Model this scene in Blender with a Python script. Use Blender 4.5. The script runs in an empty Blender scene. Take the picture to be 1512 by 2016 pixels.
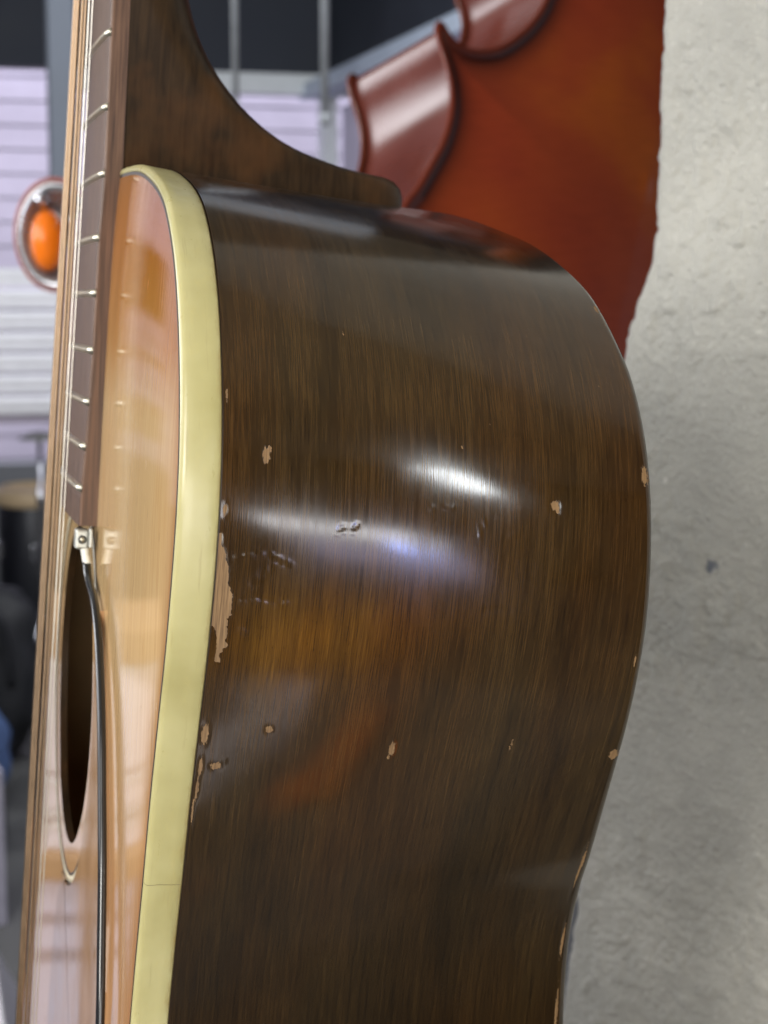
import bpy, math, random
import numpy as np
from mathutils import Matrix, Vector, Euler
R = math.radians
random.seed(4)
rng = np.random.default_rng(7)
sc = bpy.context.scene
col = sc.collection

# ------------------------------------------------------------------ camera
cam = bpy.data.cameras.new("camera"); cam_o = bpy.data.objects.new("camera", cam); col.objects.link(cam_o)
cam_o.location = (-0.0547, -0.4839, -0.0252)
cam_o.rotation_euler = (R(90 - 7.667), 0, R(-15.246))
cam.lens = 61.705; cam.sensor_width = 36; cam.clip_start = 0.02; cam.clip_end = 60
cam.dof.use_dof = True; cam.dof.focus_distance = 0.352; cam.dof.aperture_fstop = 61.705 / 2.15
cam.dof.aperture_blades = 0
sc.camera = cam_o

# ------------------------------------------------------------------ world, exposure
w = bpy.data.worlds.new("World"); sc.world = w; w.use_nodes = True
w.node_tree.nodes["Background"].inputs[0].default_value = (0.62, 0.66, 0.78, 1)
w.node_tree.nodes["Background"].inputs[1].default_value = 0.34
sc.view_settings.view_transform = 'Standard'; sc.view_settings.look = 'None'
sc.view_settings.exposure = 0.0; sc.view_settings.gamma = 1.0
sc.cycles.use_denoising = True
sc.cycles.max_bounces = 8; sc.cycles.glossy_bounces = 4; sc.cycles.caustics_reflective = False; sc.cycles.caustics_refractive = False

# ------------------------------------------------------------------ lamps (shop windows, daylight and added unseen fills)
def area(name, loc, target, sx, sy, power, color):
    l = bpy.data.lights.new(name, 'AREA'); l.shape = 'RECTANGLE'; l.size = sx; l.size_y = sy; l.energy = power; l.color = color
    o = bpy.data.objects.new(name, l); col.objects.link(o); o.location = loc
    o.rotation_euler = (Vector(target) - Vector(loc)).to_track_quat('-Z', 'Y').to_euler()
    return o
area("shop_window_light", (-1.35, -1.75, 0.42), (0.1, 0.0, -0.1), 0.65, 0.75, 44, (1.0, 0.97, 0.90))
area("upper_fill_light", (-1.0, -1.95, 1.0), (0.1, 0.0, -0.1), 0.8, 0.8, 17, (1.0, 0.97, 0.92))  # unseen fill added to lift the lower wall
area("low_fill_light", (-0.42, -1.9, -0.25), (0.1, 0.0, -0.2), 0.6, 0.7, 15, (1.0, 0.97, 0.90))  # unseen fill added for the lower wall and binding
area("side_window_light", (-1.9, 0.1, 0.7), (0.05, 0.0, -0.1), 1.2, 1.0, 24, (0.97, 0.97, 1.0))
area("far_left_window_light", (-2.6, 2.4, 0.7), (0.4, 0.8, 0.1), 1.6, 1.3, 70, (0.95, 0.97, 1.0))
area("ceiling_light", (0.0, 1.7, 1.5), (0.12, 0, -0.1), 1.9, 1.0, 3, (0.80, 0.88, 1.0))
area("rear_window_light", (1.20, -4.75, 1.25), (0.05, 0, -0.1), 0.15, 0.80, 13, (0.93, 0.98, 1.0))
area("rear_door_light", (0.47, -5.0, -0.72), (0.05, 0, -0.1), 0.72, 0.40, 12, (0.95, 0.95, 0.97))
area("rear_blue_light", (0.70, -4.98, -1.02), (0.05, 0, -0.1), 0.12, 0.20, 3.2, (0.30, 0.42, 1.0))  # unseen lamp added for the blue spot reflected in the guitar side
area("rear_lavender_light", (0.48, -4.3, -1.12), (0.05, 0, -0.1), 0.60, 0.50, 3.6, (0.74, 0.70, 1.0))  # unseen lamp added in place of lavender floor sheen reflected in the side
def spot(name, loc, power, half, color):
    l = bpy.data.lights.new(name, 'SPOT'); l.energy = power; l.spot_size = R(2 * half); l.spot_blend = 0.4; l.shadow_soft_size = 0.05; l.color = color
    o = bpy.data.objects.new(name, l); col.objects.link(o); o.location = loc; return o
spot("floor_fill_spot", (0.10, -0.98, 1.55), 230, 9, (1.0, 0.97, 0.92))  # unseen spot added to brighten the floor strips the guitar side reflects
ts = spot("table_fill_spot", (-0.45, 1.5, 1.5), 180, 15, (0.95, 0.95, 1.0)); ts.rotation_euler = (R(24.5), 0, 0)  # unseen spot added to brighten the boxes mirrored in the top
area("yard_daylight", (0.6, 6.75, 2.6), (0.6, 7.5, -0.1), 5.0, 0.8, 175, (0.90, 0.91, 1.0))
area("back_room_light", (0.5, 3.2, 1.42), (0.3, 5.2, -0.6), 2.2, 1.6, 60, (0.93, 0.96, 1.0))

# ------------------------------------------------------------------ node helpers
def mat(name):
    m = bpy.data.materials.new(name); m.use_nodes = True
    nt = m.node_tree; b = nt.nodes["Principled BSDF"]
    return m, nt, b
def node(nt, t, **kw):
    n = nt.nodes.new(t)
    for k, v in kw.items():
        if k in n.inputs: n.inputs[k].default_value = v
        else: setattr(n, k, v)
    return n
def coords(nt, kind, scale=(1, 1, 1), rot=(0, 0, 0)):
    tc = node(nt, 'ShaderNodeTexCoord'); mp = node(nt, 'ShaderNodeMapping')
    mp.inputs['Scale'].default_value = scale; mp.inputs['Rotation'].default_value = rot
    nt.links.new(tc.outputs[kind], mp.inputs['Vector']); return mp.outputs[0]
def noise(nt, vec, scale=1.0, detail=4.0, rough=0.55, dist=0.0):
    n = node(nt, 'ShaderNodeTexNoise'); n.inputs['Scale'].default_value = scale; n.inputs['Detail'].default_value = detail
    n.inputs['Roughness'].default_value = rough; n.inputs['Distortion'].default_value = dist
    nt.links.new(vec, n.inputs['Vector']); return n.outputs['Fac']
def ramp(nt, fac, stops):
    r = node(nt, 'ShaderNodeValToRGB'); e = r.color_ramp.elements
    while len(e) < len(stops): e.new(0.5)
    for el, (p, c) in zip(e, stops): el.position = p; el.color = (*c, 1) if len(c) == 3 else c
    nt.links.new(fac, r.inputs[0]); return r.outputs[0]
def mix(nt, fac, a, b, mode='MIX'):
    n = node(nt, 'ShaderNodeMix', data_type='RGBA', blend_type=mode)
    for s, v in ((n.inputs[0], fac), (n.inputs[6], a), (n.inputs[7], b)):
        if isinstance(v, bpy.types.NodeSocket): nt.links.new(v, s)
        elif isinstance(v, (int, float)): s.default_value = v
        else: s.default_value = (*v, 1)
    return n.outputs[2]
def math_(nt, op, a, b=0.0, clamp=False):
    n = node(nt, 'ShaderNodeMath', operation=op, use_clamp=clamp)
    for s, v in ((n.inputs[0], a), (n.inputs[1], b)):
        if isinstance(v, bpy.types.NodeSocket): nt.links.new(v, s)
        else: s.default_value = v
    return n.outputs[0]
def maprange(nt, v, a, b, c, d):
    n = node(nt, 'ShaderNodeMapRange'); nt.links.new(v, n.inputs[0])
    for i, q in enumerate((a, b, c, d)): n.inputs[i + 1].default_value = q
    return n.outputs[0]
def bump(nt, b, h, dist, strength=1.0):
    n = node(nt, 'ShaderNodeBump'); n.inputs['Strength'].default_value = strength; n.inputs['Distance'].default_value = dist
    nt.links.new(h, n.inputs['Height']); nt.links.new(n.outputs[0], b.inputs['Normal']); return n
def attr(nt, name):
    n = node(nt, 'ShaderNodeAttribute'); n.attribute_name = name; return n
def simple(name, c, rough=0.5, metal=0.0, spec=0.5, var=0.12, scale=30, bumpd=0.0):
    m, nt, b = mat(name)
    v = coords(nt, 'Object'); n = noise(nt, v, scale, 5)
    c2 = tuple(min(1, x * (1 + var)) for x in c); c1 = tuple(x * (1 - var) for x in c)
    nt.links.new(ramp(nt, n, [(0.3, c1), (0.7, c2)]), b.inputs['Base Color'])
    nt.links.new(maprange(nt, n, 0.3, 0.7, max(0.02, rough - 0.05), min(1, rough + 0.05)), b.inputs['Roughness'])
    b.inputs['Metallic'].default_value = metal; b.inputs['Specular IOR Level'].default_value = spec
    if bumpd: bump(nt, b, noise(nt, v, scale * 6, 4), bumpd)
    return m

# ------------------------------------------------------------------ materials
def side_wood():
    m, nt, b = mat("dark_stained_side_wood")
    v = coords(nt, 'UV', (120, 3900, 1)); v2 = coords(nt, 'UV', (22, 1100, 1)); v3 = coords(nt, 'UV', (22, 26, 1)); vc = coords(nt, 'UV', (1, 1, 1))
    fine = noise(nt, v, 1, 3, 0.6); mid = noise(nt, v2, 1, 4, 0.6, 0.3); low = noise(nt, v3, 1, 3, 0.5)
    g = math_(nt, 'ADD', math_(nt, 'MULTIPLY', fine, 0.62), math_(nt, 'MULTIPLY', mid, 0.38))
    base = ramp(nt, g, [(0.28, (0.005, 0.0025, 0.0008)), (0.45, (0.017, 0.0092, 0.0027)), (0.60, (0.028, 0.0156, 0.0046)), (0.82, (0.056, 0.031, 0.0100))])
    # warm reflection painted into the base colour as a lighter amber patch
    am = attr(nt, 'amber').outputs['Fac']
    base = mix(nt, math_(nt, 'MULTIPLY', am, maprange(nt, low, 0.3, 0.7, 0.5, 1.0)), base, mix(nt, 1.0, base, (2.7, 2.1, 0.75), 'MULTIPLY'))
    fig = noise(nt, coords(nt, 'UV', (14, 120, 1)), 1, 5, 0.65, 0.8)
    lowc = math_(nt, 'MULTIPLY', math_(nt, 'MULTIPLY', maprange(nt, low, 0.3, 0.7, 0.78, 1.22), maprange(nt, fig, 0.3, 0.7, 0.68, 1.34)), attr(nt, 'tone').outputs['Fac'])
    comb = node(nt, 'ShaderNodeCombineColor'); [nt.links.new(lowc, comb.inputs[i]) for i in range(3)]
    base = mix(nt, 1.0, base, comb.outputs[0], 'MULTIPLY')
    base = mix(nt, maprange(nt, noise(nt, coords(nt, 'UV', (9, 34, 1)), 1, 3, 0.5), 0.4, 0.65, 0, 0.8), base, mix(nt, 1.0, base, (1.22, 0.94, 0.72), 'MULTIPLY'))
    pore = maprange(nt, noise(nt, coords(nt, 'UV', (420, 6500, 1)), 1, 2, 0.5), 0.66, 0.72, 0, 0.7)
    base = mix(nt, pore, base, (0.004, 0.002, 0.001))
    # chips through to bare wood, ragged edges
    rag = noise(nt, coords(nt, 'UV', (1300, 2300, 1)), 1, 5, 0.75)
    ch = math_(nt, 'ADD', attr(nt, 'chip').outputs['Fac'], math_(nt, 'MULTIPLY', math_(nt, 'SUBTRACT', rag, 0.5), 1.7))
    chm = maprange(nt, ch, 0.46, 0.54, 0, 1)
    bare = ramp(nt, fine, [(0.3, (0.085, 0.045, 0.018)), (0.7, (0.25, 0.150, 0.068))])
    base = mix(nt, chm, base, bare)
    rim = math_(nt, 'MULTIPLY', maprange(nt, ch, 0.36, 0.45, 0, 1), math_(nt, 'SUBTRACT', 1.0, chm), True)
    base = mix(nt, math_(nt, 'MULTIPLY', rim, 0.4), base, (0.012, 0.006, 0.003))
    # tiny dust specks
    vo = node(nt, 'ShaderNodeTexVoronoi'); vo.inputs['Scale'].default_value = 55; nt.links.new(vc, vo.inputs['Vector'])
    sep = node(nt, 'ShaderNodeSeparateColor'); nt.links.new(vo.outputs['Color'], sep.inputs[0])
    sp = math_(nt, 'MULTIPLY', math_(nt, 'LESS_THAN', vo.outputs['Distance'], 0.020), math_(nt, 'GREATER_THAN', sep.outputs[0], 0.72))
    base = mix(nt, sp, base, (0.55, 0.47, 0.36))
    nt.links.new(base, b.inputs['Base Color'])
    rr = math_(nt, 'ADD', maprange(nt, mid, 0.3, 0.7, 0.085, 0.125), math_(nt, 'MULTIPLY', maprange(nt, noise(nt, coords(nt, 'UV', (60, 70, 1)), 1, 5, 0.6), 0.45, 0.75, 0, 1), 0.05))
    rr = math_(nt, 'ADD', rr, math_(nt, 'MULTIPLY', chm, 0.5))
    nt.links.new(rr, b.inputs['Roughness'])
    b.inputs['Specular IOR Level'].default_value = 0.62
    b.inputs['Anisotropic'].default_value = 0.9
    tg = node(nt, 'ShaderNodeTangent', direction_type='UV_MAP', uv_map='UVMap'); nt.links.new(tg.outputs[0], b.inputs['Tangent'])
    h = math_(nt, 'ADD', math_(nt, 'MULTIPLY', fine, 0.7), math_(nt, 'MULTIPLY', chm, -1.2))
    bump(nt, b, h, 0.000005, 0.6)
    return m
def top_wood():
    m, nt, b = mat("sunburst_spruce_top")
    v = coords(nt, 'Object', (1, 1, 1))
    sx = node(nt, 'ShaderNodeSeparateXYZ'); nt.links.new(v, sx.inputs[0])
    gr = noise(nt, coords(nt, 'Object', (40, 1100, 14)), 1, 3, 0.6); lo = noise(nt, coords(nt, 'Object', (10, 60, 22)), 1, 4, 0.6)
    fl = noise(nt, coords(nt, 'Object', (60, 1500, 110)), 1, 2, 0.5)
    # burst: amber near the shoulder, natural in the middle, darker rim
    t = math_(nt, 'ADD', maprange(nt, sx.outputs[2], -0.058, -0.016, 0, 1), math_(nt, 'MULTIPLY', math_(nt, 'SUBTRACT', lo, 0.5), 0.5), True)
    base = ramp(nt, t, [(0.0, (0.60, 0.41, 0.20)), (0.4, (0.46, 0.215, 0.045)), (1.0, (0.38, 0.130, 0.008))])
    t2 = maprange(nt, sx.outputs[2], -0.17, -0.105, 1, 0)
    base = mix(nt, t2, base, (0.48, 0.27, 0.13))
    edge = attr(nt, 'rim').outputs['Fac']
    base = mix(nt, math_(nt, 'MULTIPLY', edge, 0.75), base, (0.30, 0.12, 0.03))
    base = mix(nt, 0.55, base, ramp(nt, gr, [(0.3, (0.62, 0.56, 0.5)), (0.7, (1, 1, 1))]), 'MULTIPLY')
    base = mix(nt, maprange(nt, fl, 0.70, 0.76, 0, 0.75), base, (0.20, 0.09, 0.03))
    sc_ = maprange(nt, noise(nt, coords(nt, 'Object', (60, 300, 160)), 1, 5, 0.7), 0.66, 0.72, 0, 0.8)
    nt.links.new(base, b.inputs['Base Color'])
    nt.links.new(maprange(nt, lo, 0.3, 0.7, 0.05, 0.09), b.inputs['Roughness'])
    b.inputs['Specular IOR Level'].default_value = 0.85
    bump(nt, b, math_(nt, 'ADD', gr, math_(nt, 'MULTIPLY', sc_, 1.5)), 0.00003, 0.6)
    return m
def binding_mat():
    m, nt, b = mat("aged_cream_binding")
    v = coords(nt, 'Object', (1, 1, 1)); n1 = noise(nt, v, 40, 4); n2 = noise(nt, coords(nt, 'Object', (300, 300, 90)), 1, 5, 0.7)
    base = ramp(nt, n1, [(0.3, (0.32, 0.285, 0.122)), (0.55, (0.39, 0.355, 0.172)), (0.75, (0.44, 0.405, 0.215))])
    base = mix(nt, maprange(nt, n2, 0.55, 0.8, 0, 0.35), base, (0.45, 0.38, 0.14))
    sx = node(nt, 'ShaderNodeSeparateXYZ'); nt.links.new(v, sx.inputs[0])
    seam = math_(nt, 'ADD', maprange(nt, sx.outputs[0], .0066, .0080, 0, .9), math_(nt, 'MULTIPLY', math_(nt, 'SUBTRACT', n2, 0.62), 2.2), True)
    base = mix(nt, math_(nt, 'MULTIPLY', seam, maprange(nt, sx.outputs[0], .005, .0066, 0, .8)), base, (0.20, 0.13, 0.04))
    scr = noise(nt, coords(nt, 'Object', (900, 90, 60)), 1, 3, 0.6); base = mix(nt, maprange(nt, scr, 0.62, 0.72, 0, 0.5), base, (0.30, 0.26, 0.12))
    nt.links.new(base, b.inputs['Base Color'])
    nt.links.new(maprange(nt, n2, 0.3, 0.7, 0.26, 0.4), b.inputs['Roughness'])
    b.inputs['Subsurface Weight'].default_value = 0.15; b.inputs['Subsurface Radius'].default_value = (0.002, 0.0015, 0.0008)
    bump(nt, b, n2, 0.00006, 0.5)
    return m
def neck_wood():
    m, nt, b = mat("dark_stained_neck_wood")
    gr = noise(nt, coords(nt, 'Object', (500, 120, 60)), 1, 4, 0.6, 0.4); lo = noise(nt, coords(nt, 'Object', (38, 30, 30)), 1, 4, 0.6)
    base = ramp(nt, gr, [(0.3, (0.013, 0.0072, 0.0034)), (0.7, (0.036, 0.020, 0.009))])
    b.inputs['Specular IOR Level'].default_value = 0.14
    base = mix(nt, maprange(nt, lo, 0.52, 0.74, 0, 0.55), base, (0.085, 0.034, 0.010))
    wr = math_(nt, 'ADD', attr(nt, 'chip').outputs['Fac'], math_(nt, 'MULTIPLY', math_(nt, 'SUBTRACT', noise(nt, coords(nt, 'Object', (1400, 1400, 900)), 1, 4), 0.5), 0.6))
    base = mix(nt, maprange(nt, wr, 0.46, 0.56, 0, 0.9), base, (0.34, 0.20, 0.08))
    nt.links.new(base, b.inputs['Base Color'])
    nt.links.new(maprange(nt, lo, 0.3, 0.7, 0.30, 0.46), b.inputs['Roughness'])
    bump(nt, b, gr, 0.00005, 0.6)
    return m
def rosewood():
    m, nt, b = mat("rosewood_fretboard")
    gr = noise(nt, coords(nt, 'Object', (1500, 1500, 45)), 1, 3, 0.6)
    nt.links.new(ramp(nt, gr, [(0.3, (0.038, 0.018, 0.011)), (0.7, (0.125, 0.066, 0.040))]), b.inputs['Base Color'])
    b.inputs['Roughness'].default_value = 0.42; b.inputs['Specular IOR Level'].default_value = 0.3
    bump(nt, b, gr, 0.00004, 0.6)
    return m
def plaster():
    m, nt, b = mat("rough_grey_plaster")
    v = coords(nt, 'Object', (1, 1, 1)); n1 = noise(nt, v, 16, 5, 0.6); n2 = noise(nt, v, 90, 6, 0.65); n3 = noise(nt, v, 420, 5, 0.7)
    sx = node(nt, 'ShaderNodeSeparateXYZ'); nt.links.new(v, sx.inputs[0])
    base = ramp(nt, n1, [(0.3, (0.31, 0.305, 0.278)), (0.7, (0.425, 0.418, 0.38))])
    base = mix(nt, maprange(nt, n2, 0.5, 0.75, 0, 0.4), base, (0.30, 0.295, 0.265))
    low = math_(nt, 'ADD', maprange(nt, sx.outputs[2], -0.06, -0.24, 0, 0.8), math_(nt, 'MULTIPLY', math_(nt, 'SUBTRACT', n1, 0.5), 1.0), True)
    base = mix(nt, math_(nt, 'MULTIPLY', low, 0.5), base, ramp(nt, n2, [(0.3, (0.34, 0.31, 0.265)), (0.7, (0.56, 0.53, 0.47))]))
    base = mix(nt, maprange(nt, n3, 0.60, 0.74, 0, 0.6), base, (0.72, 0.71, 0.66))
    base = mix(nt, maprange(nt, attr(nt, 'ink').outputs['Fac'], 0.35, 0.7, 0, 0.75), base, (0.03, 0.05, 0.10))
    nt.links.new(base, b.inputs['Base Color'])
    nt.links.new(maprange(nt, n3, 0.3, 0.7, 0.24, 0.5), b.inputs['Roughness'])
    bump(nt, b, math_(nt, 'ADD', n2, math_(nt, 'MULTIPLY', n3, 1.0)), 0.0018, 0.9)
    return m
def cello_varnish():
    m, nt, b = mat("red_brown_varnish")
    v = coords(nt, 'Object', (1, 1, 1)); n1 = noise(nt, v, 5, 3, 0.5, 0.3); n2 = noise(nt, coords(nt, 'Object', (40, 320, 12)), 1, 4, 0.6)
    base = ramp(nt, n1, [(0.33, (0.27, 0.036, 0.017)), (0.55, (0.35, 0.058, 0.017)), (0.74, (0.48, 0.115, 0.013))])
    base = mix(nt, 0.35, base, ramp(nt, n2, [(0.3, (0.6, 0.55, 0.5)), (0.7, (1, 1, 1))]), 'MULTIPLY')
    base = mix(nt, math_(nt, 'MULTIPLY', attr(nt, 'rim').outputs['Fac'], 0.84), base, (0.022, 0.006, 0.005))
    nt.links.new(base, b.inputs['Base Color']); b.inputs['Roughness'].default_value = 0.24
    bump(nt, b, noise(nt, v, 25, 2), 0.002, 0.3)
    return m
M = dict(
    side=side_wood(), top=top_wood(), binding=binding_mat(), neck=neck_wood(), rosewood=rosewood(), plaster=plaster(), cello=cello_varnish(),
    glue=simple("dark_glue_line", (0.022, 0.010, 0.004), 0.5), nickel=simple("tarnished_nickel", (0.62, 0.57, 0.45), 0.32, 1.0, scale=900, bumpd=0.00003),
    bronze=simple("wound_bronze", (0.24, 0.165, 0.105), 0.42, 1.0, scale=200), steel=simple("plain_steel", (0.50, 0.47, 0.42), 0.42, 1.0),
    rib=simple("dark_red_rib_varnish", (0.12, 0.028, 0.019), 0.24, spec=0.6, scale=14), black=simple("black_rubber", (0.006, 0.006, 0.007), 0.22, spec=0.6),
    guard=simple("brown_celluloid", (0.30, 0.17, 0.085), 0.10, scale=60), bone=simple("off_white_plastic", (0.62, 0.62, 0.57), 0.3, scale=120),
    alu=simple("dull_silver", (0.36, 0.36, 0.33), 0.42, 0.7, scale=300), dark=simple("black_slot", (0.01, 0.01, 0.01), 0.6), white_line=simple("ivoroid_line", (0.62, 0.55, 0.38), 0.3),
    inside=simple("raw_inner_wood", (0.30, 0.19, 0.09), 0.75, scale=60),
    floor=simple("grey_concrete", (0.10, 0.10, 0.097), 0.55, scale=5), ceil=simple("dark_blue_paint", (0.050, 0.056, 0.078), 0.7, scale=3),
    soffit=simple("navy_paint", (0.022, 0.027, 0.040), 0.7, scale=3), colm=simple("blue_grey_paint", (0.13, 0.15, 0.185), 0.6, scale=3),
    siding=simple("lavender_siding", (0.66, 0.60, 0.74), 0.6, var=0.14, scale=2.2), wframe=simple("white_frame_paint", (0.74, 0.78, 0.80), 0.4, var=0.04),
    slat=simple("white_slat_paint", (0.82, 0.82, 0.86), 0.5, var=0.04), beam=simple("pale_blue_beam", (0.52, 0.60, 0.72), 0.5, var=0.06),
    rod=simple("grey_metal_rod", (0.30, 0.32, 0.34), 0.5), birch=simple("pale_birch", (0.62, 0.47, 0.29), 0.4, scale=12), shell=simple("black_drum_shell", (0.012, 0.013, 0.018), 0.35),
    leather=simple("black_leather", (0.018, 0.019, 0.022), 0.5, scale=20, bumpd=0.004), denim=simple("blue_cloth", (0.10, 0.17, 0.36), 0.8, scale=40), card=simple("white_card", (0.72, 0.72, 0.80), 0.6, var=0.04),
    bluecard=simple('pale_blue_card', (0.62, 0.64, 0.82), 0.6, var=0.04), neck2=simple('dark_brown_cabinet', (0.05, 0.032, 0.02), 0.5, scale=4),
    lilac=simple('lilac_grey_card', (0.36, 0.35, 0.43), 0.6), print_=simple("grey_print", (0.12, 0.12, 0.17), 0.7), table=simple("amber_table_top", (0.30, 0.185, 0.085), 0.4, scale=10), chrome=simple("chrome", (0.80, 0.80, 0.84), 0.12, 1.0),
    silver=simple('brushed_silver', (0.42, 0.42, 0.46), 0.25, 0.85, scale=60),
    amber=simple("amber_plastic", (0.95, 0.20, 0.01), 0.25, scale=20), redrim=simple("dull_red_rim", (0.36, 0.12, 0.10), 0.5), beige=simple("beige_room_paint", (0.34, 0.32, 0.27), 0.8, scale=3),
    cloth=simple("white_cloth", (0.78, 0.76, 0.82), 0.7, var=0.05), orange=simple("added_strip_orange", (0.62, 0.17, 0.05), 0.35, scale=6), greycab=simple("grey_cabinet", (0.20, 0.21, 0.23), 0.5, scale=4),
)

# ------------------------------------------------------------------ object helpers
def mesh(name, verts, faces, m, parent=None, smooth=True, uv=None, attrs=None):
    me = bpy.data.meshes.new(name)
    v = np.asarray(verts, np.float32).reshape(-1, 3)
    fl = faces
    if isinstance(fl, np.ndarray):
        n, k = fl.shape
        me.vertices.add(len(v)); me.vertices.foreach_set('co', v.ravel())
        me.loops.add(n * k); me.loops.foreach_set('vertex_index', fl.astype(np.int32).ravel())
        me.polygons.add(n); me.polygons.foreach_set('loop_start', np.arange(0, n * k, k, dtype=np.int32))
        me.update(calc_edges=True); me.validate()
    else:
        me.from_pydata([tuple(map(float, q)) for q in v], [], fl); me.update()
    if uv is not None:
        l = me.uv_layers.new(name='UVMap'); idx = np.empty(len(me.loops), np.int32); me.loops.foreach_get('vertex_index', idx)
        l.data.foreach_set('uv', np.asarray(uv, np.float32)[idx].ravel())
    for k, a in (attrs or {}).items():
        at = me.attributes.new(k, 'FLOAT', 'POINT'); at.data.foreach_set('value', np.asarray(a, np.float32).ravel())
    me.polygons.foreach_set('use_smooth', np.full(len(me.polygons), smooth))
    me.materials.append(m)
    o = bpy.data.objects.new(name, me); col.objects.link(o)
    if parent is not None: o.parent = parent
    return o
def grid(nu, nv, closed=False):
    a = np.arange(nu * nv).reshape(nu, nv)
    if closed: a = np.concatenate([a, a[:1]], 0)
    return np.stack([a[:-1, :-1], a[1:, :-1], a[1:, 1:], a[:-1, 1:]], -1).reshape(-1, 4)
def tag(o, label=None, cat=None, group=None, kind=None):
    for k, v in (('label', label), ('category', cat), ('group', group), ('kind', kind)):
        if v: o[k] = v
    return o
def thing(name, label, cat, loc=(0, 0, 0), rot=(0, 0, 0), group=None):
    o = bpy.data.objects.new(name, None); col.objects.link(o); o.location = loc; o.rotation_euler = rot; o.empty_display_size = 0.05
    return tag(o, label, cat, group)
def spline(P, n):
    """Catmull-Rom through points, resampled evenly by arc length."""
    P = np.asarray(P, float); Q = np.concatenate([[2 * P[0] - P[1]], P, [2 * P[-1] - P[-2]]]); out = []
    for i in range(1, len(Q) - 2):
        p0, p1, p2, p3 = Q[i - 1:i + 3]; t = np.linspace(0, 1, 24, endpoint=False)[:, None]
        out.append(0.5 * (2 * p1 + (p2 - p0) * t + (2 * p0 - 5 * p1 + 4 * p2 - p3) * t ** 2 + (3 * p1 - p0 - 3 * p2 + p3) * t ** 3))
    out = np.concatenate(out + [P[-1:]]); d = np.r_[0, np.cumsum(np.linalg.norm(np.diff(out, axis=0), axis=1))]
    s = n if isinstance(n, np.ndarray) else np.linspace(0, 1, n)
    return np.stack([np.interp(s * d[-1], d, out[:, k]) for k in range(P.shape[1])], 1)
def tube(name, P, r, m, parent=None, n=10, samples=60, raw=False):
    P = np.asarray(P, float) if raw else spline(P, samples)
    T = np.gradient(P, axis=0); T /= np.linalg.norm(T, axis=1)[:, None] + 1e-12
    up = np.array([0, 1., 0]) if abs(T[0][1]) < .8 else np.array([1., 0, 0])
    A = np.cross(T, up); A /= np.linalg.norm(A, axis=1)[:, None]; B = np.cross(T, A)
    th = np.linspace(0, 2 * np.pi, n, endpoint=False)
    rr = np.broadcast_to(np.asarray(r, float), (len(P),))
    V = P[:, None] + rr[:, None, None] * (np.cos(th)[None, :, None] * A[:, None] + np.sin(th)[None, :, None] * B[:, None])
    k = len(P); a = np.arange(k * n).reshape(k, n); a2 = np.roll(a, -1, 1)
    F = np.stack([a[:-1], a2[:-1], a2[1:], a[1:]], -1).reshape(-1, 4).tolist() + [list(a[0][::-1]), list(a[-1])]
    return mesh(name, V.reshape(-1, 3), F, m, parent)
def box(name, c, s, m, parent=None, bev=0.0, rotz=0.0, rotx=0.0):
    import bmesh
    bm = bmesh.new(); bmesh.ops.create_cube(bm, size=1)
    for v in bm.verts: v.co = Vector((v.co.x * s[0], v.co.y * s[1], v.co.z * s[2]))
    if bev: bmesh.ops.bevel(bm, geom=bm.edges[:], offset=bev, segments=2, affect='EDGES', profile=0.5)
    bm.transform(Matrix.Translation(c) @ Matrix.Rotation(rotz, 4, 'Z') @ Matrix.Rotation(rotx, 4, 'X'))
    me = bpy.data.meshes.new(name); bm.to_mesh(me); bm.free(); me.materials.append(m)
    o = bpy.data.objects.new(name, me); col.objects.link(o); o.parent = parent
    return o
def lathe(name, prof, m, parent=None, n=40, sx=1.0, sy=1.0, c=(0, 0, 0), cap=True):
    prof = np.asarray(prof, float); th = np.linspace(0, 2 * np.pi, n, endpoint=False)
    V = np.stack([np.stack([r * np.cos(th) * sx + c[0], r * np.sin(th) * sy + c[1], np.full(n, z + c[2])], -1) for r, z in prof])
    k = len(prof); a = np.arange(k * n).reshape(k, n); a2 = np.roll(a, -1, 1)
    F = np.stack([a[:-1], a2[:-1], a2[1:], a[1:]], -1).reshape(-1, 4).tolist()
    if cap and prof[0][0] > 1e-6: F.append(list(a[0][::-1]))
    if cap and prof[-1][0] > 1e-6: F.append(list(a[-1]))
    return mesh(name, V.reshape(-1, 3), F, m, parent)
def vnoise(x, y, f, seed):
    """smooth value noise on arrays"""
    r = np.random.default_rng(seed).random((257, 257)); x = x * f + 1000.3; y = y * f + 1000.7
    i = np.floor(x).astype(int); j = np.floor(y).astype(int); u = x - i; v = y - j
    u = u * u * (3 - 2 * u); v = v * v * (3 - 2 * v); i %= 256; j %= 256
    return (r[i, j] * (1 - u) + r[i + 1, j] * u) * (1 - v) + (r[i, j + 1] * (1 - u) + r[i + 1, j + 1] * u) * v

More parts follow.
